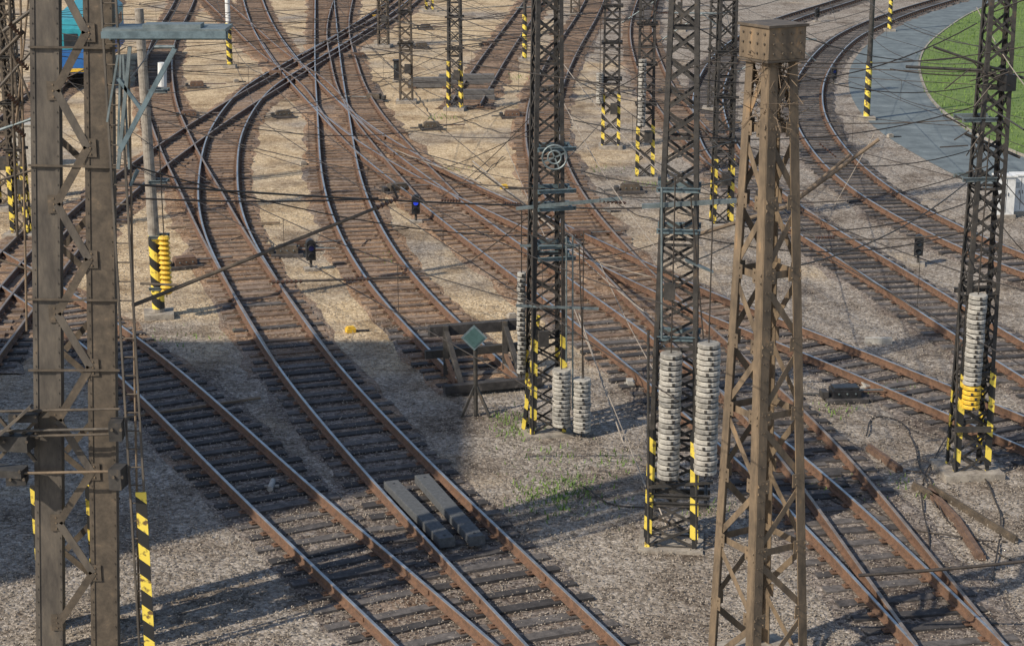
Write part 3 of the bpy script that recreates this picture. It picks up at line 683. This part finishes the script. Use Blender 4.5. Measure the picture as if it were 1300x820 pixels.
pts=[sgc+Vector((-.30,-.06,0)),sgc+Vector((0,-.06,-.30)),sgc+Vector((.30,-.06,0)),sgc+Vector((0,-.06,.30))]
a.hexa(pts+[p+Vector((0,.02,0)) for p in pts],m_blue)
a.obj('track_end_sign')

# ------------------------------------------------------------------ small trackside kit
def dwarf(px,py,lens_m,rot=0.0,s=.85):
    a=A(); b=G(px,py); R_=Matrix.Rotation(rot,3,'Z')
    def T(x,y,z): return b+R_@Vector((x*s,y*s,z*s))
    a.box(T(0,0,.04),(.5*s,.45*s,.12*s),m_conc,rot); a.tube(T(0,0,.1),T(0,0,.4),.05*s,m_darksteel)
    a.box(T(0,0,.68),(.32*s,.26*s,.60*s),m_blk,rot); a.tube(T(0,.13,.98),T(0,-.13,.98),.16*s,m_blk,n=16)
    for z,mm in((.84,lens_m),(.55,m_glass)):
        a.tube(T(0,-.13,z),T(0,-.17,z),.10*s,mm,n=14)
        for i in range(8):
            t0=math.pi*i/8;t1=math.pi*(i+1)/8
            a.hexa([T(.11*math.cos(t0),-.13,z+.11*math.sin(t0)),T(.11*math.cos(t0),-.26,z+.11*math.sin(t0)),T(.11*math.cos(t1),-.26,z+.11*math.sin(t1)),T(.11*math.cos(t1),-.13,z+.11*math.sin(t1)),
              T(.13*math.cos(t0),-.13,z+.13*math.sin(t0)),T(.13*math.cos(t0),-.26,z+.13*math.sin(t0)),T(.13*math.cos(t1),-.26,z+.13*math.sin(t1)),T(.13*math.cos(t1),-.13,z+.13*math.sin(t1))],m_blk)
    a.obj('dwarf_signal')
dwarf(528,283,m_lampb,.1); dwarf(395,343,m_lampd,.3); dwarf(1165,337,m_glass,-.2); dwarf(1058,108,m_lampd,.1); dwarf(1037,28,m_glass,.2)
def machine(px,py,rot,mm,name='point_machine'):
    a=A(); b=G(px,py)
    R_=Matrix.Rotation(rot,3,'Z')
    a.box(b+Vector((0,0,.06)),(1.0,.65,.10),m_sd[0],rot)
    a.box(b+Vector((0,0,.20)),(.68,.42,.20),mm,rot); a.box(b+Vector((0,0,.33)),(.60,.34,.06),mm,rot)
    a.tube(b+R_@Vector((.35,0,.2)),b+R_@Vector((1.5,0,.18)),.025,m_rust)
    a.tube(b+R_@Vector((.35,.14,.2)),b+R_@Vector((1.5,.14,.18)),.02,m_galv)
    a.box(b+R_@Vector((-.5,0,.18)),(.16,.3,.16),m_darksteel,rot)
    for t in(-.2,0,.2): a.tube(b+R_@Vector((t,-.21,.22)),b+R_@Vector((t,-.24,.22)),.025,m_galv,n=6)
    a.tube(b+R_@Vector((-.3,.2,.1)),b+R_@Vector((-.9,.5,.03)),.03,m_blk)
    a.obj(name,bevel=.015)
for px,py,r,mm in [(365,325,.1,m_steel),(385,318,.4,m_rust),(535,62,.2,m_steel),(350,98,0,m_rust),(548,165,.2,m_steel),(475,128,2.9,m_steel),(1072,508,.1,m_blk),(620,60,.4,m_rust),(800,245,.1,m_steel),(700,118,.5,m_steel),(250,112,.2,m_rust),(505,245,.4,m_steel),(735,305,.3,m_rust),(980,250,.2,m_steel),(360,150,.3,m_steel),(455,75,.3,m_rust),(540,38,.1,m_steel),(240,150,.2,m_rust),(650,150,.1,m_rust),(850,120,.2,m_steel),(235,340,.4,m_rust)]:
    machine(px,py,r,mm)
for px,py,mm in [(445,422,m_yel),(640,240,m_yel),(1130,175,m_conc),(420,15,m_conc),(560,100,m_rust),(300,105,m_conc),(505,30,m_w2),(700,45,m_rust),(385,210,m_conc),(650,405,m_conc),(770,270,m_w2),(475,22,m_yel)]:
    a=A(); b=G(px,py); a.box(b+Vector((0,0,.07)),(.26,.19,.13),mm,.4); a.box(b+Vector((0,0,.155)),(.20,.14,.035),mm,.4); a.tube(b+Vector((.1,0,.05)),b+Vector((.5,.1,.03)),.03,m_blk); a.obj('cable_junction_box',bevel=.015)
def cabinet(px,py,w,d,h,mm,rot=0):
    a=A(); b=G(px,py)
    R_=Matrix.Rotation(rot,3,'Z')
    a.box(b+Vector((0,0,.06)),(w+.12,d+.12,.16),m_conc,rot); a.box(b+Vector((0,0,.14+h/2)),(w,d,h),mm,rot)
    a.box(b+Vector((0,0,.14+h+.03)),(w+.1,d+.1,.06),mm,rot)
    a.box(b+R_@Vector((0,-d/2-.004,.14+h/2)),(.015,.012,h*.9),m_blk,rot)
    for s in(-.06,.06): a.box(b+R_@Vector((s,-d/2-.015,.14+h*.55)),(.02,.03,.12),m_blk,rot)
    for i in range(5): a.box(b+R_@Vector((-w*.25,-d/2-.006,.14+h*.8-i*.04)),(w*.3,.012,.015),m_galv,rot)
    a.obj('equipment_cabinet',bevel=.01)
cabinet(1272,276,.62,.5,1.3,m_white,.1); cabinet(1291,272,.5,.4,1.25,m_white,.1); cabinet(30,212,1.05,.6,1.55,m_w1); cabinet(60,250,.5,.4,.9,m_w2)
cabinet(505,105,.4,.3,1.0,m_blk)
a=A()
for px,py,l,w in [(590,108,3.2,.45),(545,112,2.2,.4),(600,128,2.2,.3)]:
    b=G(px,py)
    for k in range(2): a.box(b+Vector((.1*k,.2*k,.15+.26*k)),(l-.3*k,w,.24),m_concd,.05)
    for s in (-1,1): a.box(b+Vector((s*l*.35,0,.05)),(.2,.7,.1),m_rust,.05)
a.obj('stacked_concrete_beams',bevel=.02)
def beam(p,q):
    a=A(); p=G(*p);q=G(*q); d=(q-p).normalized(); n=Vector((-d.y,d.x,0)); w=.15
    sweep(a,np.array([[p.x,p.y],[q.x,q.y]]),np.array([[n.x,n.y]]*2),[(-w,.0),(w,.0),(w,.17),(-w,.17)],[m_slab]*4,z0=.13)
    for t in(.15,.5,.85):
        c=p.lerp(q,t); a.box(c+Vector((0,0,.115)),(.26,.12,.02),m_rust,math.atan2(d.y,d.x)+1.57)
    for t in(.05,.95):
        c=p.lerp(q,t); a.tube(c+Vector((0,0,.295)),c+Vector((0,0,.31)),.03,m_blk)
    a.obj('concrete_beam',bevel=.012)
beam((497,628),(568,702)); beam((536,620),(606,700))
a=A()
for p,q,w,mm in [((1103,572),(1142,600),.16,m_rust),((1180,628),(1215,665),.16,m_rust),((1215,665),(1245,712),.18,m_rust),((1160,620),(1195,640),.12,m_steel),((1290,690),(1180,622),.08,m_steel)]:
    p=G(*p);q=G(*q); a.bar(p+Vector((0,0,.06)),q+Vector((0,0,.06)),w,.10,mm); a.bar(p+Vector((0,0,.13)),q+Vector((0,0,.13)),w*.5,.05,mm)
a.obj('scrap_rails')  # loose rail pieces and rusty beams
a=A()
for px,py,r in [(345,620,0),(800,490,.1),(1100,495,.2),(1115,436,0)]:
    b=G(px,py)
    if px<400: a.tube(b+Vector((0,-.25,.08)),b+Vector((0,.25,.08)),.06,m_w1,n=12)
    else: a.box(b+Vector((0,0,.08)),(.7 if px>1110 else .16,.3 if px<1110 else .12,.16),m_w1,r)
    a.tube(b+Vector((-.15,0,.05)),b+Vector((.15,0,.05)),.04,m_w2)
a.obj('white_marker_stones')
a=A()
for k,fr in (('B',.28),('A',.45),('D',.45),('G',.35),('B',.45)):
    C=curves[k]; i=int(len(C)*fr); n=normals(C)[i]; c=Vector((*C[i],0)); nv=Vector((n[0],n[1],0))
    a.bar(c-nv*1.9+Vector((0,0,.07)),c+nv*1.9+Vector((0,0,.07)),.10,.05,m_wood)
a.obj('rodding_bars')

# ------------------------------------------------------------------ blue railcar at upper left
a=A(); b=G(94,116); W_,L_=2.85,14.0; rr=.12
R_=Matrix.Rotation(rr,3,'Z')
def T(x,y,z): return b+R_@Vector((x,y,z))
a.box(T(0,L_/2,1.5),(W_,L_,1.2),m_blue2,rr); a.box(T(0,L_/2,2.6),(W_-.01,L_-.01,1.0),m_teal,rr)
a.hexa([T(-W_/2,0,3.1),T(W_/2,0,3.1),T(W_/2,L_,3.1),T(-W_/2,L_,3.1),T(-W_*.32,0.15,3.6),T(W_*.32,.15,3.6),T(W_*.32,L_-.15,3.6),T(-W_*.32,L_-.15,3.6)],m_teal)
for x in(-.85,0,.85): a.box(T(x,-.012,2.55),(.7,.03,.7),m_glass,rr)
for x in(-1,1): a.tube(T(x*.95,-.02,1.35),T(x*.95,-.07,1.35),.13,m_white,n=12)
a.box(T(0,-.02,1.05),(W_*.98,.05,.18),m_yel,rr)
for x in(-.85,.85): a.tube(T(x,-.05,1.0),T(x,-.5,1.0),.07,m_blk); a.tube(T(x,-.5,1.0),T(x,-.55,1.0),.2,m_blk,n=14)
for y in(2.0,4.2,9.8,12.0):
    for x in(-.72,.72): a.tube(T(x-.06,y,.52),T(x+.06,y,.52),.45,m_railside,n=20)
    a.tube(T(-.8,y,.52),T(.8,y,.52),.08,m_blk)
for y in range(1,13):
    for s in(-1,1): a.box(T(s*(W_/2+.004),y+.5,2.5),(.03,.7,.6),m_glass,rr)
a.obj('blue_railcar',bevel=.02)

# ------------------------------------------------------------------ unseen building added west of the yard, sized to throw the big shadow
bx0,bx1,by0,by1,bh=-52,-21.5,20.5,30.2,19.5
root=bpy.data.objects.new('shadow_building',None); scene.collection.objects.link(root)
w=A(); w.box(((bx0+bx1)/2,(by0+by1)/2,bh/2),(bx1-bx0,by1-by0,bh),m_brick); w.obj('walls').parent=root
r=A(); r.box(((bx0+bx1)/2,(by0+by1)/2,bh+.15),(bx1-bx0+.6,by1-by0+.6,.3),m_conc); r.box((bx1-6,by1-3.2,bh+1.0),(5,4,1.5),m_brick)
r.box((bx1-14,by1-2.2,bh+.8),(2.2,2.2,1.1),m_galv); r.tube((bx1-2.4,by1-1.5,bh+.3),(bx1-2.4,by1-1.5,bh+1.7),.35,m_brick,n=10)
r.obj('roof').parent=root
wi=A()
for fl in range(6):
    z=1.9+fl*3.1
    for i in range(12):
        for y in(by0-.01,by1+.01): wi.box((bx0+1.6+i*2.5,y,z),(1.3,.06,1.6),m_glass); wi.box((bx0+1.6+i*2.5,y,z-.9),(1.5,.2,.1),m_conc)
    for j in range(3): wi.box((bx1+.01,by0+1.8+j*2.8,z),(.06,1.3,1.6),m_glass)
wi.obj('windows').parent=root

# ------------------------------------------------------------------ light
sd=Vector((.80,.60,0)).normalized(); el=math.radians(38)
trav=Vector((sd.x*math.cos(el),sd.y*math.cos(el),-math.sin(el)))
sun=bpy.data.lights.new('sun','SUN'); sun.energy=4.8; sun.angle=math.radians(.7); sun.color=(1,.90,.75)
so=bpy.data.objects.new('sun',sun); so.rotation_euler=trav.to_track_quat('-Z','Y').to_euler(); so.location=(-30,-20,60); scene.collection.objects.link(so)
wd=bpy.data.worlds.new('World'); scene.world=wd; wd.use_nodes=True
nt=wd.node_tree; bg=nt.nodes['Background']; sky=nt.nodes.new('ShaderNodeTexSky'); sky.sky_type='NISHITA'; sky.sun_disc=False
sky.sun_elevation=el; sky.sun_rotation=math.atan2(-sd.x,-sd.y)%(2*math.pi)
nt.links.new(sky.outputs[0],bg.inputs[0]); bg.inputs[1].default_value=.15
# ------------------------------------------------------------------ camera
cam=bpy.data.cameras.new('camera'); cam.sensor_width=36; cam.lens=36*FP/1300; cam.clip_end=4000; cam.clip_start=.5
co=bpy.data.objects.new('camera',cam); co.location=(0,0,CH); co.rotation_euler=(math.pi/2-TH,0,0); scene.collection.objects.link(co)
scene.camera=co
scene.view_settings.view_transform='Standard'; scene.view_settings.look='None'; scene.view_settings.exposure=0
